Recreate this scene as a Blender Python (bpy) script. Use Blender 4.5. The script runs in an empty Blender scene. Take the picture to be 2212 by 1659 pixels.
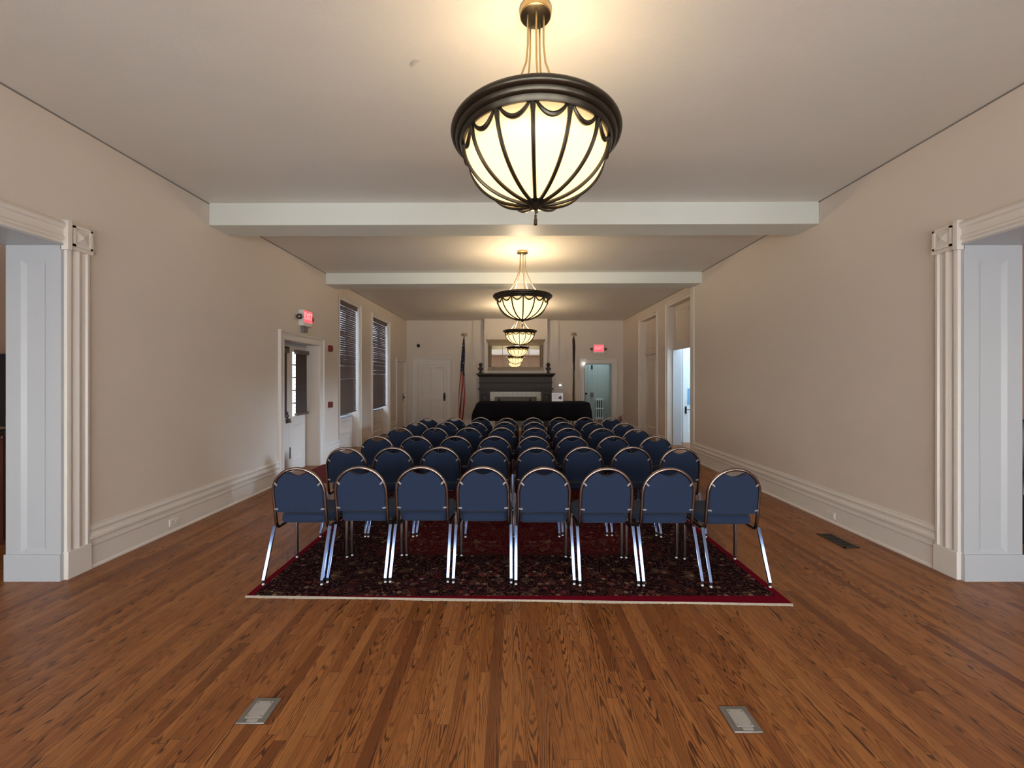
import bpy, bmesh, math, random
from mathutils import Vector, Matrix
PI = math.pi
R = random.Random(11)
sc = bpy.context.scene
COL = sc.collection
F = 870.0          # focal length in pixels of the 2212 px wide frame
EYE = 1.55

# ------------------------------------------------------------------ materials
class NT:
    def __init__(s, name):
        s.m = bpy.data.materials.new(name); s.m.use_nodes = True
        s.t = s.m.node_tree; s.b = s.t.nodes['Principled BSDF']
    def n(s, typ, **kw):
        x = s.t.nodes.new(typ)
        for k, v in kw.items(): setattr(x, k, v)
        return x
    def put(s, sock, v):
        if isinstance(v, bpy.types.NodeSocket): s.t.links.new(v, sock)
        else: sock.default_value = v
    def M(s, op, a, b=None, c=None, clamp=False):
        x = s.n('ShaderNodeMath', operation=op, use_clamp=clamp)
        s.put(x.inputs[0], a)
        if b is not None: s.put(x.inputs[1], b)
        if c is not None: s.put(x.inputs[2], c)
        return x.outputs[0]
    def mix(s, f, a, b, blend='MIX'):
        x = s.n('ShaderNodeMix', data_type='RGBA', blend_type=blend)
        s.put(x.inputs[0], f)
        s.put(x.inputs[6], (*a, 1) if isinstance(a, tuple) else a)
        s.put(x.inputs[7], (*b, 1) if isinstance(b, tuple) else b)
        return x.outputs[2]
    def obj(s):
        return s.n('ShaderNodeTexCoord').outputs['Object']
    def xyz(s, v):
        x = s.n('ShaderNodeSeparateXYZ'); s.put(x.inputs[0], v); return x.outputs
    def vec(s, a, b, c=0.0):
        x = s.n('ShaderNodeCombineXYZ')
        for i, v in enumerate((a, b, c)): s.put(x.inputs[i], v)
        return x.outputs[0]
    def noise(s, v, scale, detail=2, rough=.5):
        x = s.n('ShaderNodeTexNoise'); s.put(x.inputs['Vector'], v)
        x.inputs['Scale'].default_value = scale; x.inputs['Detail'].default_value = detail
        x.inputs['Roughness'].default_value = rough
        return x.outputs['Fac']
    def white(s, v, dim='2D'):
        x = s.n('ShaderNodeTexWhiteNoise', noise_dimensions=dim)
        if dim == '1D': s.put(x.inputs['W'], v)
        else: s.put(x.inputs['Vector'], v)
        return x.outputs
    def ramp(s, f, stops, mode='LINEAR'):
        x = s.n('ShaderNodeValToRGB'); x.color_ramp.interpolation = mode
        e = x.color_ramp.elements
        while len(e) < len(stops): e.new(.5)
        for i, (p, c) in enumerate(stops):
            e[i].position = p; e[i].color = (*c, 1)
        s.put(x.inputs[0], f); return x.outputs[0]
    def mr(s, v, a, b, c=0.0, d=1.0, smooth=False):
        x = s.n('ShaderNodeMapRange')
        if smooth: x.interpolation_type = 'SMOOTHSTEP'
        s.put(x.inputs[0], v)
        for i, q in enumerate((a, b, c, d)): s.put(x.inputs[i+1], q)
        return x.outputs[0]
    def bump(s, h, strength=.2, dist=.01):
        x = s.n('ShaderNodeBump'); x.inputs['Strength'].default_value = strength
        x.inputs['Distance'].default_value = dist; s.put(x.inputs['Height'], h)
        s.t.links.new(x.outputs[0], s.b.inputs['Normal'])
    def set(s, **kw):
        for k, v in kw.items():
            s.put(s.b.inputs[k.replace('_', ' ')], (*v, 1) if isinstance(v, tuple) and len(v) == 3 else v)
        return s.m

def simple(name, c, rough=.5, metal=0.0, var=.08, scale=6.0, bump=0.0, bscale=200.0, **kw):
    t = NT(name); o = t.obj()
    f = t.noise(o, scale, 3)
    lo = tuple(x*(1-var) for x in c); hi = tuple(min(1, x*(1+var)) for x in c)
    col = t.mix(f, lo, hi)
    if bump: t.bump(t.noise(o, bscale, 2), bump, .002)
    return t.set(Base_Color=col, Roughness=rough, Metallic=metal, **kw)

def emis(name, c, strength, base=(.8, .8, .8), **kw):
    t = NT(name); f = t.noise(t.obj(), 3.0, 1)
    col = t.mix(f, tuple(x*.97 for x in c), c)
    return t.set(Base_Color=base, Emission_Color=col, Emission_Strength=strength, Roughness=.5, **kw)

MT = {}
MT['wall'] = simple('wall_paint', (.68, .60, .525), .62, var=.02, scale=2, bump=.06, bscale=140)
MT['farwall'] = simple('far_wall_paint', (.68, .61, .535), .62, var=.02, scale=2, bump=.05, bscale=140)
MT['trim'] = simple('trim_paint', (.72, .67, .615), .38, var=.02, scale=3)
MT['beam'] = simple('beam_paint', (.70, .73, .68), .5, var=.02, scale=3, bump=.04, bscale=120)
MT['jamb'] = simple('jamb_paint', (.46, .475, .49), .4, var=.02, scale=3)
def ceil_mat():
    t = NT('ceiling_paint'); o = t.obj()
    f = t.noise(o, 1.1, 3)
    col = t.mix(f, (.68, .655, .60), (.73, .71, .66))
    h = t.M('ADD', t.noise(o, 4.0, 3), t.M('MULTIPLY', t.noise(o, 90, 2), .12))
    t.bump(h, .22, .02)
    return t.set(Base_Color=col, Roughness=.6)
MT['ceil'] = ceil_mat()
def floor_mat():
    t = NT('oak_strip_floor'); x, y, z = t.xyz(t.obj())
    W = .057
    xs = t.M('DIVIDE', x, W)
    row = t.M('FLOOR', xs); u = t.M('SUBTRACT', t.M('FRACT', xs), .5)
    w1 = t.white(row, '1D')[0]; w2 = t.white(t.M('ADD', row, 31.7), '1D')[0]
    L = t.M('MULTIPLY_ADD', w2, .75, .5)
    v = t.M('ADD', t.M('DIVIDE', y, L), t.M('MULTIPLY', w1, 9.0))
    seg = t.M('FLOOR', v)
    wv = t.white(t.vec(row, seg), '2D')
    idv = wv[0]; cr, cg, cb = t.xyz(wv[1])
    base = t.ramp(idv, [(0, (.19, .058, .015)), (.10, (.275, .094, .024)), (.6, (.345, .125, .032)), (1, (.41, .160, .045))])
    # cathedral grain: nested arcs that differ from strip to strip
    uu = t.M('ADD', u, t.M('MULTIPLY', t.M('SUBTRACT', cr, .5), 1.1))
    off = t.M('MULTIPLY', idv, 37.0)
    nv = t.vec(t.M('ADD', t.M('MULTIPLY', x, 24.0), off), t.M('MULTIPLY', y, 2.6), off)
    nz = t.noise(nv, 1.0, 3, .55)
    slope = t.M('MULTIPLY_ADD', t.M('SUBTRACT', cg, .5), 14.0, t.M('MULTIPLY', t.M('SIGN', t.M('SUBTRACT', cg, .5)), 3.0))
    ph = t.M('ADD', t.M('MULTIPLY', y, slope), t.M('MULTIPLY', t.M('MULTIPLY', uu, uu), 8.0))
    ph = t.M('ADD', ph, t.M('MULTIPLY', nz, 4.2))
    s = t.M('SINE', t.M('MULTIPLY', ph, 6.283))
    line = t.mr(s, .15, .95, 0, 1, True)
    patch = t.mr(t.noise(t.vec(t.M('MULTIPLY', x, 9.0), t.M('MULTIPLY', y, 2.2), off), 1.0, 2), .34, .60, .25, 1.0)
    line = t.M('MULTIPLY', line, patch)
    fine = t.noise(t.vec(t.M('MULTIPLY', x, 420.0), t.M('MULTIPLY', y, 14.0), off), 1.0, 2)
    fine = t.mr(fine, .35, .7, .82, 1.12)
    col = t.mix(t.M('MULTIPLY', line, .90), base, (.052, .015, .005))
    cm = t.n('ShaderNodeVectorMath', operation='SCALE'); t.put(cm.inputs[0], col); t.put(cm.inputs[3], fine)
    au = t.M('ABSOLUTE', u)
    seam = t.mr(au, .470, .493, 0, 1)
    endd = t.M('MULTIPLY', t.M('FRACT', v), L)
    seam = t.M('MAXIMUM', seam, t.mr(endd, .0015, .004, 1, 0))
    col = t.mix(t.M('MULTIPLY', seam, .55), cm.outputs[0], (.04, .014, .006))
    t.bump(t.M('ADD', t.M('MULTIPLY', seam, -.6), t.M('MULTIPLY', line, -.2)), .12, .002)
    rgh = t.mr(t.noise(t.vec(x, y, 0.0), 2.5, 2), .3, .7, .34, .46)
    return t.set(Base_Color=col, Roughness=rgh, Coat_Weight=.05, Coat_Roughness=.2, Specular_IOR_Level=.35)
MT['floor'] = floor_mat()
def rug_mat():
    t = NT('persian_rug'); o = t.obj(); x, y, z = t.xyz(o)
    ex = t.M('SUBTRACT', 1.91, t.M('ABSOLUTE', t.M('SUBTRACT', x, .01)))
    ey = t.M('SUBTRACT', 2.68, t.M('ABSOLUTE', t.M('SUBTRACT', y, 5.50)))
    d = t.M('MINIMUM', ex, ey)
    ax = t.M('ABSOLUTE', x)
    p = t.vec(ax, y, 0.0)
    wob = t.noise(p, 4.5, 3)
    scroll = t.M('ABSOLUTE', t.M('SINE', t.M('MULTIPLY', wob, 46.0)))
    scroll = t.mr(scroll, .0, .42, 1, 0)
    vor = t.n('ShaderNodeTexVoronoi'); t.put(vor.inputs['Vector'], p); vor.inputs['Scale'].default_value = 8.5
    dist = vor.outputs['Distance']; vc = t.xyz(vor.outputs['Color'])
    petal = t.mr(t.M('SINE', t.M('MULTIPLY', dist, 60.0)), .1, .7, 0, 1)
    inside = t.mr(dist, .30, .36, 1, 0)
    petal = t.M('MULTIPLY', petal, inside)
    motif = t.ramp(vc[0], [(0, (.16, .035, .025)), (.3, (.19, .11, .065)), (.55, (.06, .035, .05)), (.75, (.26, .16, .10)), (.9, (.15, .014, .018))], 'CONSTANT')
    inner = t.mr(d, .74, .76, 0, 1)
    ground = t.mix(inner, (.018, .005, .007), (.085, .005, .009))
    c = t.mix(t.M('MULTIPLY', scroll, .7), ground, (.23, .12, .075))
    c = t.mix(t.M('MULTIPLY', petal, .85), c, motif)
    v2 = t.n('ShaderNodeTexVoronoi'); t.put(v2.inputs['Vector'], p); v2.inputs['Scale'].default_value = 17.0
    k2 = t.xyz(v2.outputs['Color'])
    c = t.mix(t.M('MULTIPLY', t.mr(v2.outputs['Distance'], .24, .34, 1, 0), t.mr(k2[1], .45, .5, 0, .85)), c, t.ramp(k2[0], [(0, (.20, .04, .035)), (.4, (.25, .15, .10)), (.7, (.035, .025, .05)), (.85, (.30, .20, .14))], 'CONSTANT'))
    fine = t.noise(o, 260, 2)
    c = t.mix(t.mr(fine, .4, .62, 0, .35), c, (.014, .005, .006))
    g1 = t.M('MULTIPLY', t.mr(d, .70, .71, 0, 1), t.mr(d, .765, .775, 1, 0))
    c = t.mix(t.M('MULTIPLY', g1, .7), c, (.075, .012, .012))
    band = t.mr(d, .045, .05, 1, 0)
    c = t.mix(band, c, (.16, .004, .014))
    t.bump(fine, .5, .004)
    return t.set(Base_Color=c, Roughness=1.0, Specular_IOR_Level=.05)
MT['rug'] = rug_mat()
MT['fringe'] = simple('cotton_fringe', (.44, .37, .29), .9, var=.25, scale=60)
MT['mat'] = simple('red_mat', (.15, .006, .014), .95, var=.2, scale=120, bump=.4, bscale=400)
def fabric(name, c, sheen):
    t = NT(name); o = t.obj()
    f = t.noise(o, 340, 2)
    col = t.mix(t.mr(f, .35, .65, 0, 1), tuple(q*.65 for q in c), tuple(q*1.3 for q in c))
    t.bump(f, .35, .002)
    return t.set(Base_Color=col, Roughness=.9, Sheen_Weight=sheen, Sheen_Roughness=.5)
MT['blue'] = fabric('navy_fabric', (.008, .0205, .056), .06)
MT['bronze_tube'] = simple('bronze_chrome', (.29, .225, .195), .26, 1.0, var=.05)
MT['chrome'] = simple('leg_chrome', (.30, .41, .70), .12, 1.0, var=.04)  # blue of the reflected daylight put into the metal colour
MT['clip'] = simple('clip_metal', (.27, .24, .235), .5, .6)
MT['legdark'] = simple('dark_leg_metal', (.22, .17, .16), .3, 1.0, var=.05)
MT['rubber'] = simple('black_rubber', (.012, .012, .013), .6)
MT['glide'] = simple('pale_glide', (.6, .6, .62), .35)
MT['darkbronze'] = simple('dark_bronze', (.075, .062, .045), .3, .85, var=.25, scale=20)
MT['brass'] = simple('aged_brass', (.50, .36, .17), .32, .9, var=.1)
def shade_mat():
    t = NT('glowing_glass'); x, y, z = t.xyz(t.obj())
    g = t.mr(z, -.855, -.775, 1, .30, True)  # glow painted weaker toward the rim, as if the upper glass were less lit
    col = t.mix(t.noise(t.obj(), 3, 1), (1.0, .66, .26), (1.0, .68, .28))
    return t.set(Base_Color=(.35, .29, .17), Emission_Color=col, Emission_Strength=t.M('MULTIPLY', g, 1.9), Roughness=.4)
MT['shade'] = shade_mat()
MT['blind'] = simple('dark_brown_slats', (.12, .082, .072), .45, var=.25, scale=14)
MT['blindshade'] = simple('brown_woven_shade', (.075, .052, .050), .8, var=.35, scale=70)
MT['door'] = simple('door_paint', (.70, .64, .58), .4, var=.02)
MT['black_iron'] = simple('black_iron', (.015, .013, .012), .4, .5)
MT['glass'] = None
def glass_mat():
    t = NT('clear_glass')
    f = t.noise(t.obj(), 2.0, 1)
    tr = t.n('ShaderNodeBsdfTransparent'); t.put(tr.inputs[0], t.mix(f, (.95, .98, 1), (1, 1, 1)))
    gl = t.n('ShaderNodeBsdfGlossy'); gl.inputs['Roughness'].default_value = .02
    mx = t.n('ShaderNodeMixShader'); mx.inputs[0].default_value = .06
    t.t.links.new(tr.outputs[0], mx.inputs[1]); t.t.links.new(gl.outputs[0], mx.inputs[2])
    t.t.links.new(mx.outputs[0], t.n('ShaderNodeOutputMaterial').inputs[0])
    t.t.nodes.remove(t.t.nodes['Material Output']); t.t.nodes.remove(t.b)
    return t.m
MT['glass'] = glass_mat()
MT['mantel'] = simple('dark_stained_oak', (.026, .018, .015), .55, var=.3, scale=9)
def tile_mat():
    t = NT('cream_tile'); x, y, z = t.xyz(t.obj())
    fx = t.M('FRACT', t.M('DIVIDE', x, .152)); fz = t.M('FRACT', t.M('DIVIDE', z, .152))
    g = t.M('MINIMUM', t.M('MINIMUM', fx, t.M('SUBTRACT', 1, fx)), t.M('MINIMUM', fz, t.M('SUBTRACT', 1, fz)))
    c = t.mix(t.mr(g, .02, .05, 0, 1), (.38, .35, .28), (.62, .59, .50))
    return t.set(Base_Color=c, Roughness=.3)
MT['tile'] = tile_mat()
MT['firepanel'] = simple('firebox_panel', (.19, .19, .165), .6, var=.12)
MT['hearth'] = simple('hearth_stone', (.50, .44, .35), .5, var=.06)
MT['gold'] = simple('antique_gilt', (.23, .165, .10), .5, .35, var=.3, scale=18)
MT['mirror'] = simple('mirror_silver', (.88, .86, .83), .01, 1.0, var=.0)
MT['bust'] = simple('dark_bust_bronze', (.040, .032, .029), .45, .3, var=.2)
MT['cloth'] = simple('black_cloth', (.008, .0065, .0075), 1.0, Specular_IOR_Level=.08, var=.2, scale=8, bump=.2, bscale=300)
MT['steel'] = simple('table_steel', (.10, .09, .085), .5, .6)
MT['tabletop'] = simple('table_laminate', (.35, .30, .25), .5)
MT['card'] = simple('white_card', (.82, .77, .80), .5, var=.01)
MT['ink'] = simple('grey_ink', (.45, .40, .44), .6)
MT['piano_ink'] = simple('dark_violet_ink', (.05, .035, .075), .5)
MT['plastic'] = simple('white_plastic', (.74, .72, .68), .4, var=.02)
MT['red_lit'] = emis('exit_red_panel', (1.0, .10, .13), .95, (.5, .05, .06))
MT['red_letter'] = emis('exit_red_letter', (1.0, .42, .42), 1.0, (.5, .05, .06))
MT['redplastic'] = simple('red_plastic', (.17, .012, .010), .4)
MT['redpaint'] = simple('red_enamel', (.16, .018, .02), .35)
MT['greyplastic'] = simple('grey_plastic', (.20, .18, .18), .5)
MT['screenlit'] = emis('thermostat_screen', (.9, 1, .95), 1.0)
MT['galv'] = simple('grey_metal_plate', (.28, .26, .24), .42, .6, var=.18, scale=30)
MT['galvlight'] = simple('pale_metal_plate', (.48, .45, .41), .45, .35, var=.12, scale=40)
MT['register'] = simple('brown_register', (.055, .042, .033), .45, .6)
MT['hall'] = simple('hall_paint', (.52, .57, .55), .6, var=.03)
MT['hallwhite'] = simple('hall_white', (.72, .78, .80), .5, var=.02)
MT['radiator'] = simple('radiator_enamel', (.74, .80, .82), .4)
MT['slotdark'] = simple('dark_gap', (.05, .06, .065), .8)
MT['bulb'] = emis('door_bulb', (1, .97, .93), 3.0)
MT['sidewall'] = simple('side_room_tan', (.34, .22, .15), .7, var=.03)
MT['sidepink'] = simple('side_room_rose', (.50, .30, .24), .7, var=.03)
MT['cabinet'] = simple('dark_mahogany', (.050, .012, .008), .35, var=.35, scale=7)
MT['black'] = simple('black_plastic', (.008, .008, .009), .35)
MT['greyfab'] = fabric('grey_fabric', (.28, .25, .26), .2)
MT['bluepaper'] = simple('blue_paper', (.16, .38, .62), .6)
MT['out'] = simple('porch_white', (.8, .85, .9), .6)
def flag_mat():
    t = NT('striped_flag_cloth'); uv = t.n('ShaderNodeUVMap').outputs[0]
    u, v, w = t.xyz(uv)
    s = t.M('ADD', t.M('MULTIPLY', u, 2.1), t.M('MULTIPLY', v, 2.0))
    st = t.M('GREATER_THAN', t.M('FRACT', s), .5)
    c = t.mix(st, (.36, .045, .028), (.50, .44, .40))
    # star field near the top of the fold
    can = t.mr(t.M('ADD', v, t.M('MULTIPLY', u, -.08)), .36, .37, 1, 0)
    vor = t.n('ShaderNodeTexVoronoi'); t.put(vor.inputs['Vector'], t.vec(t.M('MULTIPLY', u, 2.2), t.M('MULTIPLY', v, 13.0), 0.0))
    vor.inputs['Scale'].default_value = 1.6; vor.inputs['Randomness'].default_value = .35
    star = t.mr(vor.outputs['Distance'], .16, .2, 1, 0)
    cc = t.mix(star, (.018, .02, .035), (.55, .52, .5))
    c = t.mix(can, c, cc)
    gold = t.mr(v, .955, .96, 0, 1)
    c = t.mix(gold, c, (.42, .14, .03))
    return t.set(Base_Color=c, Roughness=.75)
MT['flag'] = flag_mat()
def flag2_mat():
    t = NT('furled_flag_cloth'); uv = t.n('ShaderNodeUVMap').outputs[0]
    u, v, w = t.xyz(uv)
    top = t.mr(t.M('ADD', v, t.M('MULTIPLY', u, -.12)), .42, .44, 1, 0)
    dk = t.M('MULTIPLY', t.mr(u, .40, .42, 0, 1), t.mr(u, .60, .62, 1, 0))
    c = t.mix(dk, (.50, .42, .33), (.035, .025, .02))
    c = t.mix(top, c, (.070, .048, .035))
    return t.set(Base_Color=c, Roughness=.75)
MT['flag2'] = flag2_mat()

# ------------------------------------------------------------------ mesh builder
class MB:
    def __init__(s): s.bm = bmesh.new(); s.uv = None
    def face(s, pts, mi=0, smooth=False):
        f = s.bm.faces.new([s.bm.verts.new(p) for p in pts]); f.material_index = mi; f.smooth = smooth; return f
    def box(s, x0, x1, y0, y1, z0, z1, mi=0, fr=None):
        m = fr or (lambda a, b, c: (a, b, c))
        v = [s.bm.verts.new(m(a, b, c)) for a in (x0, x1) for b in (y0, y1) for c in (z0, z1)]
        for q in ((0, 1, 3, 2), (4, 6, 7, 5), (0, 4, 5, 1), (2, 3, 7, 6), (0, 2, 6, 4), (1, 5, 7, 3)):
            f = s.bm.faces.new([v[i] for i in q]); f.material_index = mi
        return s
    def rings(s, rings, cap=True, closed=False, mi=0, smooth=True):
        vs = [[s.bm.verts.new(p) for p in r] for r in rings]
        n = len(vs[0]); k = len(vs)
        for i in range(k if closed else k-1):
            a, b = vs[i], vs[(i+1) % k]
            for j in range(n):
                f = s.bm.faces.new((a[j], a[(j+1) % n], b[(j+1) % n], b[j])); f.smooth = smooth; f.material_index = mi
        if cap and not closed:
            for r in (vs[0], vs[-1]):
                f = s.bm.faces.new(r); f.material_index = mi
        return s
    def tube(s, pts, r, seg=10, closed=False, mi=0, flat=None):
        P = [Vector(p) for p in pts]; n = len(P)
        rs = r if isinstance(r, (list, tuple)) else [r]*n
        out = []; up = None
        for i in range(n):
            if closed: d = P[(i+1) % n]-P[i-1]
            else: d = P[min(i+1, n-1)]-P[max(i-1, 0)]
            d.normalize()
            if up is None:
                up = Vector((0, 0, 1)) if abs(d.z) < .9 else Vector((0, 1, 0))
            a = d.cross(up)
            if a.length < 1e-4: a = d.cross(Vector((1, 0, 0)))
            a.normalize(); b = a.cross(d).normalized(); up = b
            fl = flat or 1.0
            out.append([P[i]+a*(math.cos(t)*rs[i])+b*(math.sin(t)*rs[i]*fl) for t in (2*PI*j/seg for j in range(seg))])
        return s.rings(out, True, closed, mi)
    def bar(s, p0, p1, w, t, xdir=(1, 0, 0), mi=0):
        p0, p1 = Vector(p0), Vector(p1); d = (p1-p0).normalized(); a = Vector(xdir)
        a = (a-d*a.dot(d)).normalized(); b = d.cross(a)
        out = [[p+a*(sx*w/2)+b*(sy*t/2) for sx, sy in ((-1, -1), (1, -1), (1, 1), (-1, 1))] for p in (p0, p1)]
        return s.rings(out, True, False, mi, False)
    def lathe(s, prof, c=(0, 0, 0), seg=24, mi=0, fr=None, caps=True):
        m = fr or (lambda a, b, d: (c[0]+a, c[1]+b, c[2]+d))
        out = [[m(max(r, .0004)*math.cos(2*PI*j/seg), max(r, .0004)*math.sin(2*PI*j/seg), z) for j in range(seg)] for r, z in prof]
        return s.rings(out, caps, False, mi)
    def prism(s, poly, m0, m1, mi=0):
        """poly: list of 2-D points; m0, m1: functions 2-D -> 3-D for the two ends"""
        a = [s.bm.verts.new(m0(*p)) for p in poly]; b = [s.bm.verts.new(m1(*p)) for p in poly]
        n = len(poly)
        for f in (s.bm.faces.new(a), s.bm.faces.new(b)): f.material_index = mi
        for i in range(n):
            f = s.bm.faces.new((a[i], a[(i+1) % n], b[(i+1) % n], b[i])); f.material_index = mi
        return s
    def sweep(s, prof, path, mi=0):
        """prof: list of (a,p); path: list of functions (a,p)->3-D"""
        vs = [[s.bm.verts.new(f(a, p)) for a, p in prof] for f in path]
        for i in range(len(vs)-1):
            for j in range(len(prof)-1):
                s.bm.faces.new((vs[i][j], vs[i][j+1], vs[i+1][j+1], vs[i+1][j])).material_index = mi
        for v in (vs[0], vs[-1]):
            try: s.bm.faces.new(v)
            except Exception: pass
        return s
    def sphere(s, c, rx, ry=None, rz=None, seg=16, rg=10, mi=0):
        ry = ry or rx; rz = rz or rx
        out = []
        for i in range(rg+1):
            t = PI*i/rg; q = max(math.sin(t), .01)
            out.append([(c[0]+rx*q*math.cos(2*PI*j/seg), c[1]+ry*q*math.sin(2*PI*j/seg), c[2]+rz*math.cos(t)) for j in range(seg)])
        return s.rings(out, True, False, mi)
    def build(s, name, mats, parent=None, loc=None, bevel=0, bseg=2, sharp=40, sub=0):
        bmesh.ops.recalc_face_normals(s.bm, faces=s.bm.faces[:])
        me = bpy.data.meshes.new(name); s.bm.to_mesh(me); s.bm.free()
        for m in (mats if isinstance(mats, (list, tuple)) else [mats]): me.materials.append(m)
        try: me.set_sharp_from_angle(angle=math.radians(sharp))
        except Exception: pass
        o = bpy.data.objects.new(name, me); COL.objects.link(o)
        if parent: o.parent = parent
        if loc: o.location = loc
        if bevel:
            b = o.modifiers.new('bevel', 'BEVEL'); b.width = bevel; b.segments = bseg; b.limit_method = 'ANGLE'; b.angle_limit = math.radians(35)
        if sub:
            q = o.modifiers.new('sub', 'SUBSURF'); q.levels = sub; q.render_levels = sub
        return o

def tag(o, label=None, cat=None, group=None, kind=None):
    if label: o['label'] = label
    if cat: o['category'] = cat
    if group: o['group'] = group
    if kind: o['kind'] = kind
    return o
def empty(name, loc=(0, 0, 0), rz=0.0, label=None, cat=None, group=None, kind=None):
    o = bpy.data.objects.new(name, None); COL.objects.link(o)
    o.empty_display_size = .05; o.location = loc; o.rotation_euler = (0, 0, rz)
    return tag(o, label, cat, group, kind)
def copy_tree(o, parent=None):
    c = o.copy(); COL.objects.link(c)
    if parent: c.parent = parent
    for ch in list(o.children): copy_tree(ch, c)
    return c
def struct(mb, name, m, parent=None, **kw):
    o = mb.build(name, m, parent, **kw)
    if not parent: o['kind'] = 'structure'
    return o
def text_obj(s, size, m, name, parent, fr, ext=.001):
    cu = bpy.data.curves.new('tmp', 'FONT'); cu.body = s; cu.size = size; cu.extrude = ext
    cu.align_x = 'CENTER'; cu.align_y = 'CENTER'
    o = bpy.data.objects.new('tmp', cu); COL.objects.link(o)
    dg = bpy.context.evaluated_depsgraph_get()
    me = bpy.data.meshes.new_from_object(o.evaluated_get(dg))
    bpy.data.objects.remove(o); me.name = name
    for v in me.vertices: v.co = fr(*v.co)
    me.materials.clear(); me.materials.append(m)
    q = bpy.data.objects.new(name, me); COL.objects.link(q); q.parent = parent
    return q

# wall frames: (u along the wall, n into the room, z)
XLN, XLF, XRN, XRF, YF, YN = -3.48, -3.55, 3.48, 3.71, 13.5, -2.2
ZC1, ZC2 = 3.57, 3.53
def frx(X, s): return lambda u, n, z: (X+s*n, u, z)
def fry(Y): return lambda u, n, z: (u, Y-n, z)
LN, LF, RN, RF, FW = frx(XLN, 1), frx(XLF, 1), frx(XRN, -1), frx(XRF, -1), fry(YF)

def wall(mb, fr, u0, u1, z1, th, holes):
    us = sorted({u0, u1, *[h[0] for h in holes], *[h[1] for h in holes]})
    for a, b in zip(us, us[1:]):
        hs = [h for h in holes if h[0] <= a+1e-6 and h[1] >= b-1e-6]
        if not hs: mb.box(a, b, -th, 0, 0, z1, fr=fr); continue
        h = hs[0]
        if h[2] > 0: mb.box(a, b, -th, 0, 0, h[2], fr=fr)
        if h[3] < z1: mb.box(a, b, -th, 0, h[3], z1, fr=fr)
    return mb
def pboard(mb, fr, u0, u1, z0, z1, n0, n1, rects, d=.012, s=.022):
    us = sorted({u0, u1, *[r[0] for r in rects], *[r[1] for r in rects]})
    zs = sorted({z0, z1, *[r[2] for r in rects], *[r[3] for r in rects]})
    for a, b in zip(us, us[1:]):
        for c, e in zip(zs, zs[1:]):
            if any(r[0] <= a+1e-6 and r[1] >= b-1e-6 and r[2] <= c+1e-6 and r[3] >= e-1e-6 for r in rects): continue
            mb.face([fr(a, n1, c), fr(b, n1, c), fr(b, n1, e), fr(a, n1, e)])
    for a, b, c, e in rects:
        o = [(a, c), (b, c), (b, e), (a, e)]; i = [(a+s, c+s), (b-s, c+s), (b-s, e-s), (a+s, e-s)]
        for k in range(4):
            l = (k+1) % 4
            mb.face([fr(o[k][0], n1, o[k][1]), fr(o[l][0], n1, o[l][1]), fr(i[l][0], n1-d, i[l][1]), fr(i[k][0], n1-d, i[k][1])])
        mb.face([fr(p[0], n1-d, p[1]) for p in i])
    c4 = [(u0, z0), (u1, z0), (u1, z1), (u0, z1)]
    for k in range(4):
        l = (k+1) % 4
        mb.face([fr(c4[k][0], n0, c4[k][1]), fr(c4[l][0], n0, c4[l][1]), fr(c4[l][0], n1, c4[l][1]), fr(c4[k][0], n1, c4[k][1])])
    mb.face([fr(p[0], n0, p[1]) for p in c4])
    return mb
CAS = [(0, 0), (0, .016), (.010, .020), (.018, .016), (.07, .018), (.085, .024), (.095, .038), (.112, .042), (.12, .034), (.12, 0)]
def casing(mb, fr, u0, u1, zt, w=.12, prof=CAS, z0=0.0):
    k = w/.12
    P = [(a*k, p) for a, p in prof]
    return mb.sweep(P, [lambda a, p: fr(u0-a, p, z0), lambda a, p: fr(u0-a, p, zt+a), lambda a, p: fr(u1+a, p, zt+a), lambda a, p: fr(u1+a, p, z0)])
BASE = [(0, 0), (.034, 0), (.034, .014), (.024, .028), (.022, .175), (.030, .185), (.030, .197), (.016, .205), (.016, .228), (.034, .240), (.034, .262), (.026, .272), (.018, .282), (.016, .300), (.026, .312), (.026, .322), (.012, .338), (.010, .350), (0, .355)]
def baseboard(fr, name, segs, k=1.0):
    mb = MB()
    for a, b in segs:
        P = [(p, z*k) for p, z in BASE]
        mb.sweep(P, [lambda p, z, u=a: fr(u, p, z), lambda p, z, u=b: fr(u, p, z)])
    return struct(mb, name, MT['trim'], sharp=25)

# ------------------------------------------------------------------ shell
m = MB().box(-8.2, 8.2, -2.4, 5.3, -.1, 0).box(-3.95, 6.6, 5.3, 15.8, -.1, 0)
struct(m, 'floor', MT['floor'])
m = MB().box(-8.2, 8.2, -2.4, 4.8, ZC1, ZC1+.12).box(-4.0, 6.6, 4.8, 15.8, ZC2, ZC2+.16)
ceil = struct(m, 'ceiling', MT['ceil'])
mb = MB()   # the lifted flake of paint
c0 = Vector((-.62, 2.58, ZC1))
mb.face([c0+Vector(p) for p in ((-.028, .020, -.001), (.034, -.036, -.001), (.012, -.050, -.016), (-.030, -.008, -.014))])
mb.build('paint_flake', MT['ceil'], ceil)
m = MB(); wall(m, LN, YN, 8.05, 3.62, .41, [(-1.4, 3.12, 0, 2.59), (6.12, 7.26, 0, 2.16)])
wall(m, LF, 8.05, YF+.3, 3.6, .40, [(8.26, 9.30, 0, 3.20), (10.19, 11.48, 0, 3.14), (12.37, 13.30, 0, 2.12)])
struct(m, 'wall_left', MT['wall'])
m = MB(); wall(m, RN, YN, 7.83, 3.62, .45, [(-1.4, 3.12, 0, 2.59)])
wall(m, RF, 7.83, YF+.3, 3.6, .30, [(8.20, 9.60, 0, 3.28), (10.35, 11.65, 0, 3.22)])
struct(m, 'wall_right', MT['wall'])
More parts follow.
